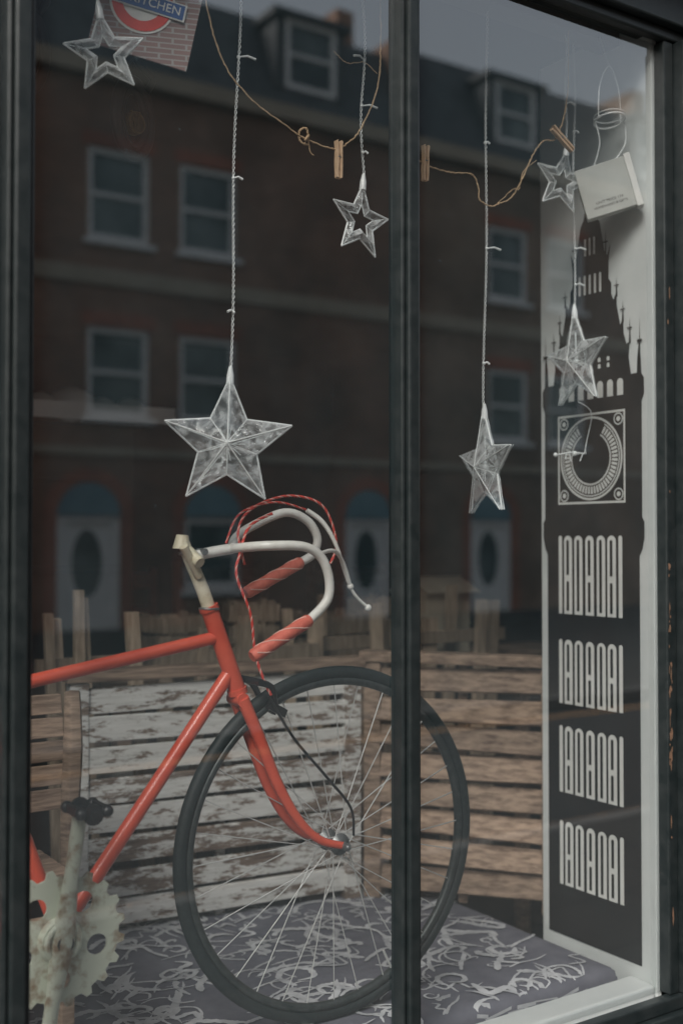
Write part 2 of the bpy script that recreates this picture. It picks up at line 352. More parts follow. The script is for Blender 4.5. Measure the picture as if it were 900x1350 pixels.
for i in range(760):
    cx_=rb.uniform(X0+.02,X1-.02); cy_=rb.uniform(Y0-.02,Y1); a=rb.choice([.5,-.6,1.2,.1,2.2])+rb.gauss(0,.3)
    P=crom(strokepath(cx_,cy_,a,rb.choice([0,0,0,1,2,3,4]),rb.uniform(.022,.07)),7)
    wd=rb.choice([rb.uniform(.0018,.0035),rb.uniform(.004,.0085)]); n_=len(P); dz=.0008+.000005*i
    inside=[(X0+.006<p.x<X1-.006 and Y0+.006<p.y<Y1-.006) for p in P]
    vs=[]
    for k_,p in enumerate(P):
        t=(P[min(k_+1,n_-1)]-P[max(k_-1,0)]).normalized(); nn=V((-t.y,t.x,0)); f=k_/(n_-1)
        ww=wd*min(1,.35+f*6)*min(1,.15+(1-f)*3)
        for sg in(-1,0,1):
            q=p+nn*ww*sg*rb.uniform(.7,1.25); vs.append((q.x,q.y,cz(min(max(q.x,X0),X1),min(max(q.y,Y0),Y1))+dz))
    fs=[]
    for k_ in range(n_-1):
        if inside[k_] and inside[k_+1]: fs+=[(3*k_,3*k_+3,3*k_+4,3*k_+1),(3*k_+1,3*k_+4,3*k_+5,3*k_+2)]
    if fs: me.add(vs,fs,1)
for i in range(80):
    x=rb.uniform(X0+.03,X1-.03); z=rb.uniform(zb+.006,zt-.018); L_=rb.uniform(.01,.035); s_=rb.uniform(-.5,.5); h=rb.uniform(.0015,.004)
    me.flat([(x-L_,Y0-.0008-i*.000006,z-s_*.012-h),(x+L_,Y0-.0008-i*.000006,z+s_*.012-h),(x+L_,Y0-.0008-i*.000006,z+s_*.012+h),(x-L_,Y0-.0008-i*.000006,z-s_*.012+h)],1)
me.build('patterned_mattress',[M_fabric,M_stroke])

# ---------------------------------------------------------------- clock tower poster panel
pp=root('clock_tower_poster',(1.92,.18,.5))
b=MB(); b.box((1.92,.006,.516),(1.936,.352,2.64)); b.build('white_board',[M_white],pp,.002)
k=MB(); C=.187
def pf(poly,x,m): k.flat([(x,C+u,z) for u,z in poly],m)
def sym(half): return [(u,z) for u,z in half]+[(-u,z) for u,z in reversed(half) if u>1e-6]
xk,xw,xb=1.9182,1.9165,1.9150
half=[(.142,.572),(.142,1.46),(.15,1.475),(.156,1.50),(.156,1.535),(.150,1.545),(.150,1.80),(.157,1.815),(.157,1.85),(.150,1.86),(.148,1.90),(.143,1.93),(.139,1.90),(.137,1.862),
(.120,1.862),(.114,1.90),(.117,1.935),(.108,1.93),(.100,1.955),(.098,1.99),(.090,1.975),(.080,2.02),(.079,2.05),(.070,2.035),(.064,2.05),(.064,2.075),(.056,2.085),(.056,2.125),(.062,2.165),(.052,2.14),(.044,2.15),(.036,2.19),(.030,2.22),(.02,2.235),(.014,2.27),(.006,2.30),(.002,2.335),(0,2.335)]
pf(sym(half),xk,0)
for sgn in(-1,1):
    for uu,z0,z1 in((.146,1.86,1.985),(.118,1.93,1.99),(.098,1.98,2.03),(.08,2.04,2.085),(.048,2.13,2.20)):
        pf([(sgn*uu-.003,z0),(sgn*uu+.003,z0),(sgn*uu,z1)],xk-.0006,0)
        pf([(sgn*uu-.007,z0+(z1-z0)*.55),(sgn*uu+.007,z0+(z1-z0)*.55),(sgn*uu+.007,z0+(z1-z0)*.6),(sgn*uu-.007,z0+(z1-z0)*.6)],xk-.0012,0)
def rr(cx,hw,z0,z1,x,m):
    pf([(cx-hw,z0),(cx+hw,z0)]+[(cx+hw*math.cos(a),z1-hw+hw*math.sin(a)) for a in [math.pi*i/8 for i in range(9)]],x,m)
for z0,z1 in((1.322,1.505),(1.112,1.262),(.905,1.06),(.69,.838)):
    for i,u in enumerate((.098,.073,.040,.005,-.030,-.062,-.088)):
        solid=i in(0,6); hw=.0055 if solid else .0130
        rr(u,hw,z0,z1,xw,1)
        if not solid:
            rr(u,.0040,z0+.008,z0+(z1-z0)*(.42 if i%2 else .95),xb,0)
            if i%2: rr(u,.0040,z0+(z1-z0)*.50,z1-.01,xb,0)
for i in range(7): rr(-.09+i*.03,.009,1.818,1.856,xw,1)
for zz in(1.885,1.90):
    for i in range(5): rr(-.055+i*.027,.004,zz,zz+.010,xw,1)
for i in range(5): rr(-.032+i*.016,.0032,2.06,2.105,xw,1)
for i in range(3): rr(-.014+i*.014,.0028,2.15,2.19,xw,1)
cz0=1.682;H=.104
def ring2(r0,r1,a0,a1,x,m,n=48,cu=0.0,cv=cz0):
    for i in range(n):
        t0=a0+(a1-a0)*i/n; t1=a0+(a1-a0)*(i+1)/n
        pf([(cu+r0*math.cos(t0),cv+r0*math.sin(t0)),(cu+r1*math.cos(t0),cv+r1*math.sin(t0)),(cu+r1*math.cos(t1),cv+r1*math.sin(t1)),(cu+r0*math.cos(t1),cv+r0*math.sin(t1))],x,m)
for (a,b_,c,d_) in((-H,H,H-.005,H),(-H,H,-H,-H+.005),(-H,-H+.005,-H+.005,H-.005),(H-.005,H,-H+.005,H-.005)):
    pf([(a,cz0+c),(b_,cz0+c),(b_,cz0+d_),(a,cz0+d_)],xw,1)
A0,A1=math.radians(-240),math.radians(62)
ring2(.091,.096,0,2*math.pi,xw,1); ring2(.085,.088,A0,A1,xw,1); ring2(.058,.062,A0,A1,xw,1)
for i in range(44):
    t=A0+(A1-A0)*(i+.5)/44; ring2(.065,.082,t-.040,t+.040,xw,1,1)
for su in(-1,1):
    for sv in(-1,1):
        ring2(.011,.014,0,2*math.pi,xw,1,14,su*.084,cz0+sv*.084); ring2(.0,.006,0,2*math.pi,xw,1,8,su*.084,cz0+sv*.084)
k.build('tower_print',[M_printk,M_printw],pp)

# ---------------------------------------------------------------- slatted benches (seen from behind)
def bench(name,p0,p1,z0,z1,mslat,mpost,mtop,nsl,seed,louvre=0,mid=True):
    rnd=random.Random(seed)
    p0=V((*p0,0));p1=V((*p1,0)); L=(p1-p0).length; ang=math.atan2(p1.y-p0.y,p1.x-p0.x)
    M=Matrix.Translation(p0)@Matrix.Rotation(ang,4,'Z')
    e=root(name,(p0+p1)/2+V((0,0,z0)))
    s=MB(); pitch=(z1-.035-z0-.02)/nsl
    for i in range(nsl):
        zc=z0+.02+pitch*(i+.5); tl=louvre+rnd.uniform(-.05,.05); hh=pitch*.415
        s.obox((L/2,rnd.uniform(-.003,.003),zc+rnd.uniform(-.003,.003)),(L/2-.02,0,rnd.uniform(-.006,.006)),(0,.007*math.cos(tl),-.007*math.sin(tl)),(0,hh*math.sin(tl),hh*math.cos(tl)))
    s.xf(M); s.build('back_slats',[mslat],e,.002)
    s=MB()
    for xx in(.0,L-.05): s.box((xx,-.016,z0),(xx+.045,.022,z1-.03))
    if mid: s.box((L*.5-.012,.016,z0),(L*.5+.012,.034,z1-.03))
    s.xf(M); s.build('posts',[mpost],e,.003)
    s=MB(); s.box((-.01,-.024,z1-.028),(L+.005,.034,z1)); s.xf(M); s.build('top_rail',[mtop],e,.004)
    s=MB()
    for i in range(5): s.box((.06,.05+i*.06,z0+.30),(L-.06,.1+i*.06,z0+.318))
    for xx in(.07,L-.11): s.box((xx,.32,z0),(xx+.04,.355,z0+.2695)); s.box((xx,.04,z0+.27),(xx+.04,.3495,z0+.2995))
    s.xf(M); s.build('seat',[mslat],e,.002)
    return e
bench('slatted_wooden_bench',(.945,.90),(1.70,.80),.562,1.19,M_dist,M_dist,M_wood,8,3)
bench('slatted_wooden_bench',(1.712,.795),(2.02,.385),.568,1.205,M_wood,M_wood,M_wood,8,5,louvre=.4)
ch=root('slatted_wooden_chair',(.6,.56,.56))
b=MB()
for xx in(.38,.80):
    b.tube([(xx-.01,.50,.57),(xx,.50,.80),(xx+.005,.51,.95),(xx+.022,.54,1.08),(xx+.035,.58,1.185)],[.017,.018,.02,.021,.017],6,0,sub=4)
for i in range(5):
    z=.985+i*.045; b.obox((.605,.53+.012*i,z),(.205,0,0),(0,.006,0),(0,.004,.019))
b.build('backrest',[M_wood],ch,.002)
b=MB()
for i in range(7): b.box((.38,.24+i*.035,.885),(.735,.27+i*.035,.905))
b.box((.385,.24,.835),(.405,.49,.884)); b.box((.70,.24,.835),(.72,.49,.884)); b.box((.4055,.245,.80),(.6995,.262,.85))
for xx in(.385,.695): b.box((xx,.25,.570),(xx+.025,.275,.834))
b.build('seat',[M_wood],ch,.003)

st=MB(); rnd=random.Random(4)
for x,y,z,wd in((.955,1.06,1.315,.012),(.985,1.09,1.30,.014),(1.03,1.06,1.37,.013),(1.055,1.08,1.35,.010),(1.15,1.0,1.315,.018),(1.28,1.1,1.24,.02),(1.38,1.08,1.26,.015),(1.5,1.05,1.29,.028),(1.57,1.12,1.26,.02),(1.66,1.1,1.30,.014),(1.75,1.1,1.27,.022),(1.84,1.2,1.33,.012),(1.93,1.05,1.31,.018),(1.99,1.12,1.28,.02),(2.1,1.1,1.31,.016),(2.2,1.15,1.25,.03),(2.3,1.02,1.31,.018),(2.33,1.2,1.35,.02),(2.42,1.1,1.30,.02)):
    t=rnd.uniform(-.08,.08)
    st.obox((x-t*.3,y,(z+.516)/2),(wd,0,0),(0,.009,0),(t*(z-.516)/2,0,(z-.516)/2))
st.box((.93,1.075,1.16),(1.75,1.10,1.20)); st.box((1.76,1.13,1.17),(2.5,1.15,1.21))
st.build('wooden_stakes',[M_woodlt],None,.002)
def crate(x,y,z,w_,d_,h_,rot,mt):
    e=root('wooden_crate',(x,y,z)); c=MB(); n_=max(2,int(h_/.05))
    for i in range(n_):
        zz=(i+.5)*h_/n_; hh=h_/n_*.40
        for s_ in(-1,1):
            c.box((-w_/2,s_*d_/2-.005,zz-hh),(w_/2,s_*d_/2+.005,zz+hh)); c.box((s_*w_/2-.005+s_*.0055,-d_/2-.0045,zz-hh),(s_*w_/2+.005+s_*.0055,d_/2+.0045,zz+hh))
    for sx in(-1,1):
        for sy in(-1,1): c.box((sx*(w_/2-.014)-.011,sy*(d_/2-.0165)-.011,0),(sx*(w_/2-.014)+.011,sy*(d_/2-.0165)+.011,h_+.004))
    c.box((-w_/2+.004,-d_/2+.006,.001),(w_/2-.004,d_/2-.006,.010))
    c.xf(Matrix.Translation((x,y,z))@Matrix.Rotation(rot,4,'Z')); c.build('slats',[mt],e,.0015)
b=MB(); b.box((1.15,1.21,1.10),(2.9,1.255,1.12)); b.box((1.15,1.2555,1.10),(2.9,1.44,1.12))
for xx in(1.2,2.0,2.8): b.box((xx,1.22,0.0 if xx>1.92 else .516),(xx+.04,1.26,1.099)); b.box((xx,1.38,0),(xx+.04,1.42,1.099))
b.build('trestle_table',[M_wood],None,.003)
crate(1.42,1.33,1.121,.17,.14,.16,.2,M_woodlt); crate(1.66,1.32,1.121,.13,.13,.19,-.3,M_woodlt); crate(1.95,1.33,1.121,.2,.14,.15,.1,M_woodlt); crate(2.14,1.33,1.121,.13,.14,.19,.4,M_woodlt)

sh=root('bowl_shelf',(1.0,1.5,1.0))
b=MB(); b.box((.1,1.49,.0),(1.36,1.8,1.825)); b.box((.07,1.45,1.8255),(1.39,1.82,1.845))
for zz in(.6,1.0,1.4,1.66): b.box((.13,1.475,zz),(1.33,1.4895,zz+.02))
b.build('cabinet',[M_wooddk],sh,.004)
b=MB(); b.box((.065,1.30,1.846),(1.40,1.82,1.868)); b.box((.065,1.292,1.822),(1.40,1.2995,1.868))
for xx,r in((.93,.06),(1.03,.04),(1.12,.065),(1.21,.035),(1.29,.04)):
    b.sphere((xx,1.36,1.868),r,0,16,10,(1,1,.75))
b.build('bowls_and_runner',[M_ceramic],sh)

b=MB(); b.box((1.5,1.6,0),(3.4,1.95,1.15)); b.box((1.45,1.56,1.1505),(3.45,2,1.185)); b.build('shop_counter',[M_wooddk],None,.004)
# gabled cardboard house-shaped box standing on the trestle
cb=root('cardboard_box',(2.36,1.33,1.121)); bx=2.37; by=1.33
b=MB(); b.box((bx-.09,by-.07,1.121),(bx+.09,by+.07,1.32)); b.obox((bx,by-.05,1.345),(.11,0,0),(0,.052,.024),(0,-.0015,.003)); b.obox((bx,by+.05,1.345),(.11,0,0),(0,.052,-.024),(0,.0015,.003))
for s_ in(-1,1): b.prism([(-.07,1.32),(.07,1.32),(0,1.356)],lambda u_,v_,q:(bx+s_*(.09-(.004 if q else 0)),by+u_,v_))
b.build('carton',[mat('carton_card',(.74,.67,.53),(.64,.56,.43),rough=.8,scale=8)],cb,.001)
def chair(x,y,z,colm):
    e=root('wooden_chair',(x,y,0)); c=MB()
    for dx in(-.19,.19):
        c.tube([(x+dx,y,0),(x+dx,y,.45),(x+dx*1.05,y+.04,z)],.018,6); c.tube([(x+dx,y-.4,0),(x+dx,y-.4,.45)],.018,6)
    for i in range(3): c.obox((x,y+.03,z-.05-i*.13),(.19,0,0),(0,.008,0),(0,.01,.03))
    c.box((x-.21,y-.42,.45),(x+.21,y-.01,.475)); c.build('frame',[colm],e,.003)
chair(1.7,2.5,1.38,M_redgrip); chair(2.2,2.5,1.40,M_woodlt); chair(2.9,2.6,1.38,M_wood)

# ---------------------------------------------------------------- bicycle
bk=root('bicycle',(.73,.2,.567)); BY=.2
def wheel(cx,cz_,name):
    t=MB(); t.torus((cx,BY,cz_),.3285,.0125,0,96,12); t.build(name+'_tyre',[M_tyre],bk)
    t=MB(); R0,R1=.304,.318; n=96; vs=[];fs=[]
    prof=[(R1,-.009),(R0+.004,-.0085),(R0,-.004),(R0,.004),(R0+.004,.0085),(R1,.009)]
    for i in range(n):
        a=2*math.pi*i/n
        for r,y in prof: vs.append((cx+r*math.cos(a),BY+y,cz_+r*math.sin(a)))
    for i in range(n):
        for j in range(6): fs.append((i*6+j,i*6+(j+1)%6,((i+1)%n)*6+(j+1)%6,((i+1)%n)*6+j))
    t.add(vs,fs,0,True); t.build(name+'_rim',[M_rim],bk)
    t=MB(); ns=32
    for i in range(ns):
        a=2*math.pi*i/ns; side=1 if i%2 else -1; off=(1 if (i//2)%2 else -1)*1.15
        t.tube([(cx+.017*math.cos(a+off),BY+side*.022,cz_+.017*math.sin(a+off)),(cx+.306*math.cos(a),BY+side*.002,cz_+.306*math.sin(a))],.00115,5,0)
    a=-1.1; t.tube([(cx+.304*math.cos(a),BY,cz_+.304*math.sin(a)),(cx+.262*math.cos(a),BY,cz_+.262*math.sin(a))],.0028,6)
    t.build(name+'_spokes',[M_spoke],bk)
    t=MB(); t.tube([(cx,BY-.035,cz_),(cx,BY-.026,cz_),(cx,BY-.0235,cz_),(cx,BY-.0205,cz_),(cx,BY-.017,cz_),(cx,BY+.017,cz_),(cx,BY+.0205,cz_),(cx,BY+.0235,cz_),(cx,BY+.026,cz_),(cx,BY+.035,cz_)],[.006,.008,.021,.021,.010,.010,.021,.021,.008,.006],18,0)
    t.tube([(cx,BY-.050,cz_),(cx,BY-.038,cz_)],.0085,6); t.tube([(cx,BY+.038,cz_),(cx,BY+.050,cz_)],.0085,6); t.sphere((cx,BY-.05,cz_),.006)
    t.build(name+'_hub',[M_metal],bk)
HZ=.909
wheel(1.222,HZ,'front_wheel'); wheel(.222,HZ,'rear_wheel')
BB=(.672,BY,.838); HT=(.952,BY,1.368); HB=(1.008,BY,1.222); SC=(.525,BY,1.246)
b=MB()
b.tube([HT,HB],.0160,14); b.tube([V(HT)+V((-.003,0,.008)),HT],.0185,14); b.tube([HB,V(HB)+V((.003,0,-.01))],.019,14)
b.tube([(.966,BY,1.318),SC],.0118,14); b.tube([(.995,BY,1.255),BB],.0130,14); b.tube([BB,V(SC)+V((-.012,0,.03))],.013,14)
b.tube([V(BB)+V((0,-.035,0)),V(BB)+V((0,.035,0))],.021,14)
for s_ in(-1,1):
    b.tube([V(BB)+V((-.01,s_*.015,0)),(.55,BY+s_*.025,.86),(.222,BY+s_*.045,HZ)],[.010,.010,.007],8,sub=3)
    b.tube([V(SC)+V((0,s_*.012,-.01)),(.40,BY+s_*.025,1.1),(.222,BY+s_*.045,HZ)],[.008,.008,.006],8,sub=3)
b.build('frame',[M_red],bk)
b=MB()
b.tube([V(HB)+V((.003,-.022,-.02)),V(HB)+V((.003,.022,-.02))],.013,10)
for s_ in(-1,1):
    b.tube([V(HB)+V((.004,s_*.015,-.018)),(1.045,BY+s_*.019,1.13),(1.083,BY+s_*.023,1.04),(1.125,BY+s_*.027,.97),(1.17,BY+s_*.031,.927),(1.222,BY+s_*.036,HZ)],[.0125,.0115,.0105,.009,.008,.007],12,sub=6)
b.build('fork',[M_red],bk)
b=MB()
b.tube([(1.03,BY-.04,1.235),(1.06,BY-.038,1.225),(1.075,BY-.025,1.19)],.006,8,sub=3); b.tube([(1.03,BY+.04,1.235),(1.06,BY+.038,1.225),(1.075,BY+.025,1.19)],.006,8,sub=3)
b.tube([(1.035,BY-.045,1.235),(1.035,BY+.045,1.235)],.007,8); b.obox((1.083,BY-.018,1.18),(.018,0,-.01),(0,.006,0),(.003,0,.007)); b.obox((1.083,BY+.018,1.18),(.018,0,-.01),(0,.006,0),(.003,0,.007))
b.tube([(1.05,BY-.045,1.21),(1.10,BY-.05,1.13),(1.17,BY-.055,1.05),(1.225,BY-.055,.985),(1.235,BY-.05,.93)],.0028,6,sub=6)
b.build('brake_caliper',[M_black],bk)
GY=BY-.062; cx,czz=.651,.850
def gear_poly():
    out=[];T=20
    for i in range(T):
        for f,r in((0,.101),(.18,.101),(.34,.112),(.62,.112),(.78,.101)):
            a=2*math.pi*(i+f)/T; out.append((cx+r*math.cos(a),czz+r*math.sin(a)))
    return out
def disc_with_holes(mb,y0,y1,outer,holes,hr,nseg=12):
    bm=bmesh.new()
    loops=[outer]+[[(hx+hr*math.cos(-2*math.pi*i/nseg),hz+hr*math.sin(-2*math.pi*i/nseg)) for i in range(nseg)] for hx,hz in holes]
    edges=[]
    for lp in loops:
        vs=[bm.verts.new((p[0],y0,p[1])) for p in lp]
        for i in range(len(vs)): edges.append(bm.edges.new((vs[i],vs[(i+1)%len(vs)])))
    bmesh.ops.triangle_fill(bm,use_beauty=True,edges=edges,normal=(0,1,0))
    bm.verts.index_update()
    V0=[v.co.copy() for v in bm.verts]; F=[[v.index for v in f.verts] for f in bm.faces]; E=[(e.verts[0].index,e.verts[1].index) for e in bm.edges if e.is_boundary]
    n=len(V0); mb.add(V0+[V((p.x,y1,p.z)) for p in V0],F+[[i+n for i in f][::-1] for f in F]+[(a,b2,b2+n,a+n) for a,b2 in E])
    bm.free()
b=MB()
holes=[(cx+.066*math.cos(2*math.pi*i/5+.95),czz+.066*math.sin(2*math.pi*i/5+.95)) for i in range(5)]
disc_with_holes(b,GY-.002,GY+.002,gear_poly(),holes,.0175,16)
b.build('chainring',[M_gear],bk)
b=MB()
b.tube([(cx,GY-.016,czz),(cx,GY-.0025,czz)],[.034,.038],24); b.torus((cx,GY-.016,czz),.026,.006,0,32,8)
pt=V((cx+.026,GY-.022,czz+.212))
b.tube([V((cx,GY-.014,czz)),V((cx+.012,GY-.018,czz+.10)),pt],[.020,.012,.012],10)
b.tube([V((cx,GY-.014,czz)),V((cx-.017,GY-.018,czz-.09)),V((cx-.03,GY-.02,czz-.165))],[.020,.012,.012],10)
b.build('crank_arm',[M_gear],bk,.002)
b=MB(); b.tube([(cx,GY-.03,czz),(cx,GY-.016,czz)],.014,12)
b.tube([pt+V((0,.012,0)),pt+V((0,-.062,0))],.006,10)
for yy in(.004,-.055): b.tube([pt+V((0,yy-.003,0)),pt+V((0,yy+.003,0))],.017,14)
for s_ in(-1,1):
    b.obox(pt+V((s_*.022,-.027,.004)),(.004,0,0),(0,.034,0),(0,0,.007)); b.sphere(pt+V((s_*.022,.004,.004)),.010); b.sphere(pt+V((s_*.022,-.058,.004)),.010)
b.build('pedal',[M_black],bk)
b=MB()
b.tube([V(HT),(.938,BY,1.405),(.910,BY,1.465),(.899,BY,1.492)],[.0125,.0125,.0115,.011],12)
b.tube([(.895,BY,1.48),(.897,BY,1.505)],[.016,.011],12); b.tube([(.906,BY,1.475),(.915,BY-.035,1.455)],[.013,.010],10)
b.tube([(.885,BY-.03,1.485),(.925,BY-.01,1.43)],.008,10)
b.build('stem',[M_cream],bk)
b=MB(); b.torus((.9055,BY,1.472),.0125,.0035,0,20,8,ax=(.4,0,-.9)); b.tube([(.935,BY-.016,1.475),(.935,BY+.016,1.475)],.006,10); b.torus((.951,BY,1.371),.0165,.003,0,24,6,ax=(.36,0,-.93))
b.build('stem_clamp',[M_metal],bk)
b=MB()
b.tube([(.912,BY,1.462),(.945,BY,1.472),(.997,BY,1.480)],[.012,.010,.010],12,sub=3)
near=[(.997,.2,1.480),(.999,.15,1.483),(1.03,.11,1.486),(1.091,.10,1.484),(1.128,.10,1.465),(1.146,.10,1.425),(1.142,.10,1.385),(1.105,.10,1.351)]
far=[(.997,.2,1.480),(1.03,.245,1.50),(1.081,.275,1.522),(1.158,.28,1.550),(1.21,.28,1.535),(1.235,.28,1.50),(1.225,.28,1.468),(1.198,.28,1.452)]
b.tube(near,.0088,12,sub=6); b.tube(far,.0088,12,sub=6); b.build('handlebar',[M_barwhite],bk)
b=MB()
def grip(p0,p1):
    p0=V(p0);p1=V(p1); b.tube([p0,p0+(p1-p0)*.04,p0+(p1-p0)*.96,p1],[.0095,.0125,.0125,.010],14)
    d_=(p1-p0); t=d_.normalized(); n1=t.cross(V((0,0,1))).normalized(); n2=t.cross(n1)
    for ph in(0,2.1,4.2):
        pts=[]
        for i in range(41):
            f=i/40; a=f*2*math.pi*.9+ph; pts.append(p0+d_*(.06+.88*f)+.0122*(math.cos(a)*n1+math.sin(a)*n2))
        b.tube(pts,.0013,5,1)
grip((1.105,.10,1.351),(.984,.10,1.290)); grip((1.198,.28,1.452),(1.070,.28,1.392))
b.build('grips',[M_redgrip,M_stripe],bk)
b=MB()
cab=[(1.013,.18,1.451),(1.000,.18,1.514),(1.037,.19,1.556),(1.12,.2,1.580),(1.196,.2,1.562),(1.228,.2,1.493),(1.215,.2,1.45)]
cab2=[(1.06,.16,1.545),(1.012,.16,1.52),(.995,.165,1.47),(.9888,.165,1.43),(1.0176,.165,1.36),(1.03,.17,1.288),(1.045,.165,1.24),(1.058,.16,1.21)]
cab3=[(.985,.2,1.49),(1.02,.21,1.545),(1.10,.22,1.568),(1.17,.22,1.555)]
def rope(path,r):
    P=crom(path,24)
    for ph,mi in((0,0),(2.1,0),(4.2,1)):
        q=[];acc=0
        for i,p in enumerate(P):
            if i: acc+=(P[i]-P[i-1]).length
            T=(P[min(i+1,len(P)-1)]-P[max(i-1,0)]).normalized(); n1=T.cross(V((0,1,0))); n1=n1.normalized() if n1.length>.01 else V((1,0,0)); n2=T.cross(n1)
            a=acc/.010*math.pi+ph; q.append(p+r*.8*(math.cos(a)*n1+math.sin(a)*n2))
        b.tube(q,r*(1 if mi==0 else .75),6,mi)
rope(cab,.0016); rope(cab2,.0017); rope(cab3,.0014)
b.build('brake_cables',[M_signred,M_stripe],bk)
b=MB()
l1=[(1.16,.2,1.553),(1.19,.19,1.53),(1.215,.18,1.485),(1.25,.18,1.40),(1.29,.18,1.362)]
l2=[(1.13,.11,1.47),(1.19,.15,1.475),(1.225,.17,1.45),(1.248,.18,1.405)]
b.tube(l1,[.005,.005,.004,.0032,.003],8,sub=5); b.sphere(l1[-1],.007); b.tube(l2,[.004]*4,8,sub=5); b.sphere(l2[-1],.0065)
b.build('brake_levers',[M_barwhite],bk)
b=MB()
b.tube([V(SC)+V((-.012,0,.03)),V(SC)+V((-.04,0,.13))],.0125,12,1)
sdl=[(.60,1.40,.008),(.56,1.405,.02),(.50,1.40,.035),(.44,1.40,.065),(.39,1.41,.075),(.35,1.405,.05)]
vs=[]
for x,z,hw in sdl:
    for i in range(12):
        a=2*math.pi*i/12; vs.append((x-.06,BY+hw*math.cos(a),z+.018*math.sin(a)))
b.add(vs,[(i*12+j,i*12+(j+1)%12,(i+1)*12+(j+1)%12,(i+1)*12+j) for i in range(5) for j in range(12)]+[tuple(range(12)),tuple(range(60,72))[::-1]],0,True)
b.build('saddle',[M_black,M_metal],bk)

# ---------------------------------------------------------------- hanging stars
def hanging_star(X,Y,Z,R,ang,hollow=False,roll=0,inner=.46,depth=.20,buds=(),lean=0):
    e=root('hanging_star_light',(X,Y,Z))
    u=V((math.cos(math.radians(ang)),math.sin(math.radians(ang)),0)); n=u.cross(V((0,0,1))); up=V((0,0,1)); c=V((X,Y,Z))
    if roll:
        q=Matrix.Rotation(math.radians(roll),3,n); u=q@u; up=q@up
    def P(r,a,d): return c+u*(r*math.sin(a))+up*(r*math.cos(a))+n*d
    s=MB(); th=R*.05
    outl=[(R if i%2==0 else R*inner, math.pi*i/5) for i in range(10)]
    if not hollow:
        vs=[P(r,a,th) for r,a in outl]+[P(r,a,-th) for r,a in outl]+[c+n*R*depth*1.2,c-n*R*depth*1.2]
        fs=[]
        for i in range(10):
            j=(i+1)%10; fs+=[(i,j,20),(10+j,10+i,21),(i,10+i,10+j,j)]
        s.add(vs,fs)
    else:
        k1,k2=.72,.46
        def o(k,d): return [P(r*k,a,d) for r,a in outl]
        vs=o(1,th*.6)+o(k1,th*2.6)+o(k2,th*.6)+o(1,-th*.6)+o(k1,-th*2.6)+o(k2,-th*.6); fs=[]
        for i in range(10):
            j=(i+1)%10
            fs+=[(i,j,10+j,10+i),(10+i,10+j,20+j,20+i),(30+j,30+i,40+i,40+j),(40+j,40+i,50+i,50+j),(i,30+i,30+j,j),(20+j,50+j,50+i,20+i)]
        s.add(vs,fs)
    s.build('star_shell',[M_star],e)
    s=MB(); rw=.0016
    ol=[P(r,a,0) for r,a in outl]
    for i in range(10): s.tube([ol[i],ol[(i+1)%10]],rw*1.2,5)
    if hollow:
        o2=[P(r*.46,a,0) for r,a in outl]
        for i in range(10): s.tube([o2[i],o2[(i+1)%10]],rw*.9,5)
        for i in range(10): s.tube([P(outl[i][0],outl[i][1],0),P(outl[i][0]*.46,outl[i][1],0)],rw*.5,4)
    else:
        for sd_ in(1,-1):
            for i in range(10): s.tube([P(outl[i][0],outl[i][1],sd_*th),c+n*sd_*R*depth*1.2],rw*(.7 if i%2==0 else .4),4)
        s.sphere(c,.007); s.tube([c,c+up*R*.6],.002,5)
        for i in range(9):
            a=i*.7; s.tube([c,c+u*.03*math.cos(a)+up*.03*math.sin(a)+n*.006*math.sin(3*a)],.0011,4)
    tip=P(R,0,0)
    s.tube([tip-up*.012,tip+up*.004,tip+up*.02],[.007,.0065,.003],10)
    s.build('edges_and_cap',[M_wire],e)
    s=MB(); z0=tip.z+.016; z1=2.60; h=z1-z0; nn=max(20,int(h/.0035))
    for ph in(0,math.pi):
        q=[]
        for i in range(nn+1):
            f=i/nn; a=f*h/.020*2*math.pi+ph; wob=.0035*math.sin(f*9+X*7)+lean*f
            q.append((tip.x+wob+.0019*math.cos(a),tip.y+.0019*math.sin(a)+.002*math.sin(f*7),z0+f*h))
        s.tube(q,.0010,4)
    for bz,dx in buds:
        f=(bz-z0)/h; wob=.0035*math.sin(f*9+X*7)+lean*f
        p=V((tip.x+wob,tip.y,bz)); s.tube([p,p+V((dx*.5,-abs(dx)*.2,.003)),p+V((dx,-abs(dx)*.3,-.001))],[.0012,.0022,.0026],6); s.sphere(p,.0036,0,8,6)
    s.build('twisted_wire',[M_wire],e)
hanging_star(.714,.12,2.307,.069,-24,True,roll=8,buds=((2.48,.02),))
hanging_star(1.231,.12,2.106,.0735,7,True,roll=-5,buds=((2.33,.03),(2.42,-.03),(2.24,.01)))
hanging_star(.946,.12,1.666,.118,-30,False,roll=-2,buds=((1.90,-.014),(2.14,.016),(2.36,.03)),lean=.02)
hanging_star(1.543,.12,1.645,.112,-103,False,roll=2,buds=((1.86,.012),(2.10,.03),(2.32,.01)),lean=.01)
hanging_star(1.763,.12,2.275,.070,-10,True,roll=-10,buds=((2.45,.02),))
hanging_star(1.815,.13,1.888,.108,-98,False,roll=3,buds=((2.06,.02),(2.14,.025),(2.4,.012)))
b=MB(); b.box((-.14,.09,2.6),(1.915,.15,2.63)); b.build('hanging_batten',[M_wooddk],None,.003)
e=root('led_sprig',(1.83,.15,1.68)); b=MB()
p=V((1.838,.13,1.686))
b.tube([p,p+V((-.03,.012,.002)),p+V((-.062,.02,-.004))],.0018,6,sub=4)
for i in range(7): b.tube([p+V((-.045+i*.01,.01,0)),p+V((-.045+i*.01+random.uniform(-.01,.01),.01,random.uniform(-.02,.02)))],.0014,5)
b.sphere(p+V((-.066,.022,-.004)),.005); b.sphere(p+V((-.02,.01,0)),.006)
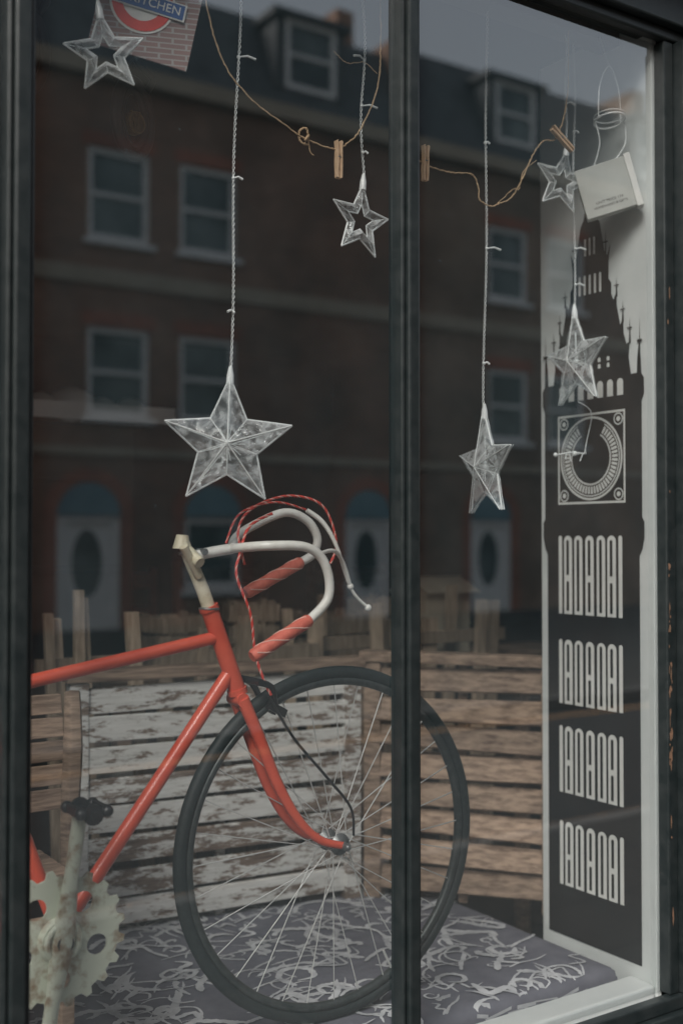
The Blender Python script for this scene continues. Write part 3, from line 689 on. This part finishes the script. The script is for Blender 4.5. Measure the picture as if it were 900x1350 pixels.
b.tube([p,p+V((.018,.01,.03)),p+V((.012,-.01,.09)),V((1.82,.13,1.80))],.001,4,sub=6)
b.build('sprig_wires',[M_wire],e)

# ---------------------------------------------------------------- twine garland, pegs
b=MB()
def twine(path,r=.0015):
    P=[q+V((random.uniform(-1,1),random.uniform(-1,1),random.uniform(-1,1)))*.0008 for q in crom(path,12)]
    b.tube(P,[r*random.uniform(.75,1.25) for _ in P],6)
Y=.10
twine([(.878,Y,2.6),(.885,Y,2.47),(.905,Y,2.38),(.936,Y,2.32),(.989,Y,2.277),(1.05,Y,2.25),(1.091,Y,2.234),(1.1575,Y,2.226),(1.19,Y,2.245),(1.218,Y,2.277),(1.257,Y,2.364),(1.264,Y,2.45),(1.262,Y,2.6)])
twine([(1.10,Y,2.236),(1.094,Y-.004,2.25),(1.082,Y,2.245),(1.085,Y+.004,2.228),(1.10,Y,2.222)],.002)
twine([(1.10,Y,2.236),(1.09,Y-.006,2.228),(1.10,Y-.003,2.24)],.0025)
twine([(1.10,Y,2.23),(1.105,Y,2.21),(1.112,Y,2.205)],.001)
twine([(1.17,Y+.02,2.42),(1.20,Y+.02,2.405),(1.24,Y+.02,2.415),(1.27,Y+.02,2.40)],.001)
twine([(1.318,Y,2.6),(1.322,Y,2.35),(1.34,Y,2.26),(1.3705,Y,2.237),(1.437,Y,2.232),(1.490,Y,2.238),(1.508,Y,2.215),(1.512,Y,2.19),(1.54,Y,2.181),(1.565,Y,2.190),(1.60,Y,2.21),(1.63,Y,2.255),(1.66,Y,2.31),(1.69,Y,2.345),(1.728,Y,2.36),(1.76,Y,2.45),(1.765,Y,2.6)])
twine([(1.56,Y,2.19),(1.60,Y-.004,2.225),(1.62,Y,2.23),(1.635,Y+.003,2.27),(1.67,Y,2.30)],.0008)
b.build('twine_garland',[M_twine])
def peg(c,ang):
    c=V(c); e=root('clothes_peg',c); b=MB()
    up=V((math.sin(ang),0,math.cos(ang))); rt=V((math.cos(ang),0,-math.sin(ang)))
    for s_ in(-1,1):
        out=[(.0015,-.036),(.006,-.035),(.0068,-.01),(.0062,.02),(.0075,.034),(.0035,.036),(.0010,.012),(.0022,.006),(.0010,-.004),(.0020,-.02)]
        b.prism([(s_*u_,v_) for u_,v_ in out],lambda u_,v_,q:c+rt*u_+up*v_+V((0,(-.005 if q else .005),0)))
    b.build('peg_halves',[M_peg],e,.0006)
    s=MB(); s.torus(c+up*.004,.0052,.0012,0,16,6,ax=up); s.torus(c+up*.004,.0035,.001,0,16,6,ax=(0,1,0)); s.build('spring',[M_metal],e)
peg((1.166,.098,2.207),0.0); peg((1.3705,.098,2.238),0.02); peg((1.735,.09,2.355),-1.0)

# ---------------------------------------------------------------- hanging boxed card with wire bail
e=root('hanging_gift_box',(1.85,.06,2.27))
a=math.radians(-45); u=V((math.cos(a),math.sin(a),0)); n=V((u.y,-u.x,0)); up=V((0,0,1)); q=Matrix.Rotation(math.radians(15),3,n); u=q@u; up=q@up
c=V((1.851,.066,2.262))
b=MB(); b.obox(c-u*.008,u*.054,n*.012,up*.056,0); b.obox(c+u*.053,u*.007,n*.0135,up*.060,1); b.build('box_body',[M_card,M_cardw],e,.0015)
nf=n if n.y<0 else -n
for r_,(body,sz) in enumerate((('UNIT PRICE 174',.0085),('HOMEWARES & GIFTS',.0075))):
    fc=bpy.data.curves.new('printed_text','FONT'); fc.body=body; fc.size=sz; fc.align_x='CENTER'; fc.extrude=.0001
    fo=bpy.data.objects.new('printed_text',fc); scene.collection.objects.link(fo); fc.materials.append(M_black)
    pos=c+nf*.0124-up*(.030+r_*.010)-u*.006
    uu=up.cross(nf)
    fo.matrix_world=Matrix.Translation(pos)@Matrix(((uu.x,up.x,nf.x),(uu.y,up.y,nf.y),(uu.z,up.z,nf.z))).to_4x4()
    fo.parent=e; fo.matrix_parent_inverse=Matrix.Translation(e.location).inverted()
b=MB(); top=V((1.851,.063,2.41))
b.torus(top,.034,.0022,0,40,6,ax=(.2,.2,1)); b.torus(top+V((0,0,.01)),.034,.0013,0,40,6,ax=(.2,.1,1))
b.tube([top+V((.03,-.015,0)),top+V((.032,-.015,-.05)),c+up*.05+u*.02],.0015,5,sub=4); b.tube([top+V((-.03,.015,0)),top+V((-.02,.01,-.05)),c+up*.053-u*.02],.0015,5,sub=4)
b.tube([top+V((-.034,.0,0)),top+V((-.03,0,.07)),top+V((0,0,.12)),top+V((.03,0,.07)),top+V((.034,0,0))],.0013,5,sub=5); b.tube([top+V((0,0,.12)),top+V((0,.03,.2))],.001,5)
b.build('wire_bail',[M_wire],e)

# ---------------------------------------------------------------- hanging roundel sign
e=root('hanging_sign',(.80,.1,2.4)); a=math.radians(-20); u=V((math.cos(a),math.sin(a),0)); n=V((math.sin(a),-math.cos(a),0)); up=V((0,0,1))
q=Matrix.Rotation(math.radians(-12),3,n); q2=q if (q@u).z<0 else Matrix.Rotation(math.radians(12),3,n); u=q2@u; up=q2@up
c=V((.800,.135,2.418))
M_cardbrick=brick_mat('printed_brick',(.50,.33,.31),(.42,.29,.28),(.6,.58,.56),scale=8)
b=MB(); b.obox(c,u*.085,n*.002,up*.095); b.build('printed_board',[M_cardbrick],e)
b=MB(); cc=c+n*.0035-u*.012+up*.0
def ringp(r0,r1,mi,d):
    for i in range(40):
        t0=2*math.pi*i/40;t1=2*math.pi*(i+1)/40
        b.flat([cc+n*d+u*r*math.cos(t)+up*r*math.sin(t) for r,t in((r0,t0),(r1,t0),(r1,t1),(r0,t1))],mi)
ringp(0,.056,0,0); ringp(.034,.052,1,.001)
b.obox(cc+n*.0025,u*.075,n*.0005,up*.015,0); b.obox(cc+n*.0035,u*.072,n*.0005,up*.0125,2)
b.build('roundel',[M_printw,M_signred,M_blue],e)
fc=bpy.data.curves.new('lettering','FONT'); fc.body='THE KITCHEN'; fc.size=.021; fc.align_x='CENTER'; fc.align_y='CENTER'; fc.extrude=.0002
fo=bpy.data.objects.new('lettering',fc); scene.collection.objects.link(fo); fc.materials.append(M_printw)
fo.matrix_world=Matrix.Translation(cc+n*.0047)@Matrix((( u.x,up.x,n.x),(u.y,up.y,n.y),(u.z,up.z,n.z))).to_4x4()
fo.parent=e; fo.matrix_parent_inverse=Matrix.Translation(e.location).inverted()
b=MB()
for s_ in(-1,1): b.tube([c+u*.06*s_+up*.09,(c.x+.05*s_,c.y,2.6)],.001,5)
b.build('cord',[M_twine],e)
def medallion(x,y,z,w_,h_):
    e=root('hanging_medallion',(x,y,z)); b=MB(); ax=(.35,-.93,0)
    b.torus((x,y,z),1,.012,0,48,8,ax=ax,sx=w_,sz=h_); b.torus((x,y,z-.0),1,.008,0,48,8,ax=ax,sx=w_*.7,sz=h_*.75)
    for s_ in(-1,1): b.tube([(x+s_*w_*.6,y,z+h_*.8),(x+s_*w_*.9,y,z+h_*1.2),(x+s_*w_*.3,y,z+h_*1.5),(x,y,z+h_*1.75)],.007,8,sub=5)
    b.tube([(x,y,z+h_*1.6),(x,y,2.88)],.003,6)
    b.build('iron_ring',[M_black],e)
    b=MB(); r=w_*.5; b.tube([(x-.35*.006,y+.006,z-.01),(x+.35*.006,y-.006,z-.01)],r,24)
    b.torus((x+.004,y-.009,z-.01),r*.85,.003,0,32,6,ax=ax); b.tube([(x-r*.4,y-.012,z+.01),(x,y-.014,z-.03),(x+r*.4,y-.010,z+.01)],.003,6)
    b.build('brass_disc',[M_gold],e)
medallion(.885,.40,2.32,.045,.072); medallion(.665,.42,2.42,.06,.085)

# ---------------------------------------------------------------- terraced houses across the street
FY=-16.0
def sash(W,G,x0,x1,z0,z1,y):
    f=.10; yb=y-.12
    W.box((x0,yb,z0),(x0+f,yb+.07,z1)); W.box((x1-f,yb,z0),(x1,yb+.07,z1)); W.box((x0+f,yb,z1-f),(x1-f,yb+.069,z1)); W.box((x0+f,yb,z0),(x1-f,yb+.069,z0+f))
    zm=(z0+z1)/2; W.box((x0+f,yb+.005,zm-.035),(x1-f,yb+.06,zm+.035))
    G.flat([(x0,yb+.01,z0),(x0,yb+.01,z1),(x1,yb+.01,z1),(x1,yb+.01,z0)])
def house(x0,x1,mb,wins,doors,garch,dormers,zr=11.3):
    e=root('brick_house',((x0+x1)/2,FY-3,0))
    holes=[]
    for wx in wins:
        for z0,z1 in((3.5,4.98),(6.42,7.95)): holes.append((wx-.55,wx+.55,z0,z1,'w'))
    for dx in doors: holes.append((dx-.54,dx+.54,0,1.84,'d'))
    for gx in garch: holes.append((gx-.54,gx+.54,.62,1.84,'g'))
    xs=sorted({x0,x1,*[h[0] for h in holes],*[h[1] for h in holes]}); zs=sorted({0,9.3,*[h[2] for h in holes],*[h[3] for h in holes]})
    B=MB()
    for i in range(len(xs)-1):
        for j in range(len(zs)-1):
            cx_,cz_=(xs[i]+xs[i+1])/2,(zs[j]+zs[j+1])/2
            if any(h[0]<cx_<h[1] and h[2]<cz_<h[3] for h in holes): continue
            B.flat([(xs[i],FY,zs[j]),(xs[i],FY,zs[j+1]),(xs[i+1],FY,zs[j+1]),(xs[i+1],FY,zs[j])])
    for a,b_,c_,d_,t in holes:
        for p,q_ in(((a,c_),(a,d_)),((a,d_),(b_,d_)),((b_,d_),(b_,c_)),((b_,c_),(a,c_))):
            B.flat([(p[0],FY,p[1]),(q_[0],FY,q_[1]),(q_[0],FY-.14,q_[1]),(p[0],FY-.14,p[1])])
    B.flat([(x0+.001,FY,0),(x0+.001,FY,9.3),(x0+.001,FY-8,9.3),(x0+.001,FY-8,0)]); B.flat([(x1-.001,FY,0),(x1-.001,FY,9.3),(x1-.001,FY-8,9.3),(x1-.001,FY-8,0)])
    B.flat([(x0,FY-8,0),(x0,FY-8,9.3),(x1,FY-8,9.3),(x1,FY-8,0)])
    B.box((x1-.28,FY-8,9.3),(x1-.01,FY-.25,zr+.25)); B.box((x1-.7,FY-3.5,zr-.2),(x1-.285,FY-2,zr+1.3))
    B.build('walls',[mb],e)
    W=MB();G=MB();R=MB();D=MB();S=MB();Fn=MB()
    for a,b_,c_,d_,t in holes:
        if t=='w':
            sash(W,G,a,b_,c_,d_,FY); W.box((a-.08,FY+.002,c_-.10),(b_+.08,FY+.08,c_-.01))
            R.box((a-.1,FY+.002,d_+.005),(b_+.1,FY+.014,d_+.24))
        else:
            xm=(a+b_)/2
            if t=='g': sash(W,G,a,b_,c_,d_,FY); W.box((a-.1,FY+.002,c_-.1),(b_+.1,FY+.1,c_-.01))
            else:
                W.box((a,FY-.1,0),(a+.12,FY-.02,1.84)); W.box((b_-.12,FY-.1,0),(b_,FY-.02,1.84)); W.box((a+.12,FY-.1,1.76),(b_-.12,FY-.021,1.84))
                W.box((a+.12,FY-.13,0),(b_-.12,FY-.09,1.76))
                oval=[(xm+.26*math.cos(2*math.pi*i/28),1.08+.56*math.sin(2*math.pi*i/28)) for i in range(28)]
                D.prism(oval,lambda u_,v_,s__:(u_,FY-(.085 if s__ else .088),v_))
            arc=[(xm+.54*math.cos(math.pi*i/20),1.86+.54*math.sin(math.pi*i/20)) for i in range(21)]
            Fn.prism(arc,lambda u_,v_,s__:(u_,FY+(.012 if s__ else .002),v_))
            for i in range(24):
                t0=math.pi*i/24;t1=math.pi*(i+1)/24
                R.flat([(xm+r*math.cos(t),FY+.018,1.86+r*math.sin(t)) for r,t in((.551,t0),(.78,t0),(.78,t1),(.551,t1))])
            R.box((a-.22,FY+.002,0),(a-.003,FY+.012,1.86)); R.box((b_+.003,FY+.002,0),(b_+.22,FY+.012,1.86))
    S.box((x0,FY+.002,5.66),(x1,FY+.05,5.93)); S.box((x0,FY+.002,2.85),(x1,FY+.05,2.98)); S.box((x0,FY+.002,9.05),(x1,FY+.22,9.32))
    S.build('stone_bands',[M_stone],e)
    RF=MB(); RF.flat([(x0,FY,9.33),(x1-.28,FY,9.33),(x1-.28,FY-.9,zr),(x0,FY-.9,zr)]); RF.flat([(x0,FY-.9,zr),(x1-.28,FY-.9,zr),(x1-.28,FY-8,zr+.6),(x0,FY-8,zr+.6)]); RF.flat([(x0,FY-8,9.3),(x0,FY-8,zr+.6),(x1-.28,FY-8,zr+.6),(x1-.28,FY-8,9.3)])
    for dx in dormers:
        RF.box((dx-.75,FY-1.5,9.75),(dx-.56,FY-.15,11.1)); RF.box((dx+.56,FY-1.5,9.75),(dx+.75,FY-.15,11.1)); RF.box((dx-.85,FY-1.6,11.1),(dx+.85,FY-.05,11.22)); RF.box((dx-.56,FY-1.5,9.6),(dx+.56,FY-.15,9.8))
        sash(W,G,dx-.56,dx+.56,9.8,11.1,FY-.1)
    RF.build('mansard_roof',[M_slate],e)
    W.build('window_joinery',[M_sash],e); G.build('window_glass',[M_hglass],e); R.build('red_brick_trim',[M_brickR],e); D.build('door_glass',[M_hglass],e); Fn.build('fanlights',[M_fan],e)
for i,(x0,x1) in enumerate(((-22.4,-13.4),(-13.4,-4.4),(-4.4,4.6),(4.6,13.7),(13.7,22.7),(22.7,31.7),(31.7,40.7),(40.7,49.7))):
    o_=0 if i%2 else -.5
    house(x0,x1,M_brickA if i%2 else M_brickB,[x0+2.75+o_,x0+4.4+o_]+([x0+7.6] if i%2==0 else []),[x0+2.25+o_,x0+7.8],[x0+4.5] if i%2 else [],[x0+6.6] if i%2 else [x0+2.6,x0+6.9],11.3+(.0 if i%2 else .25))
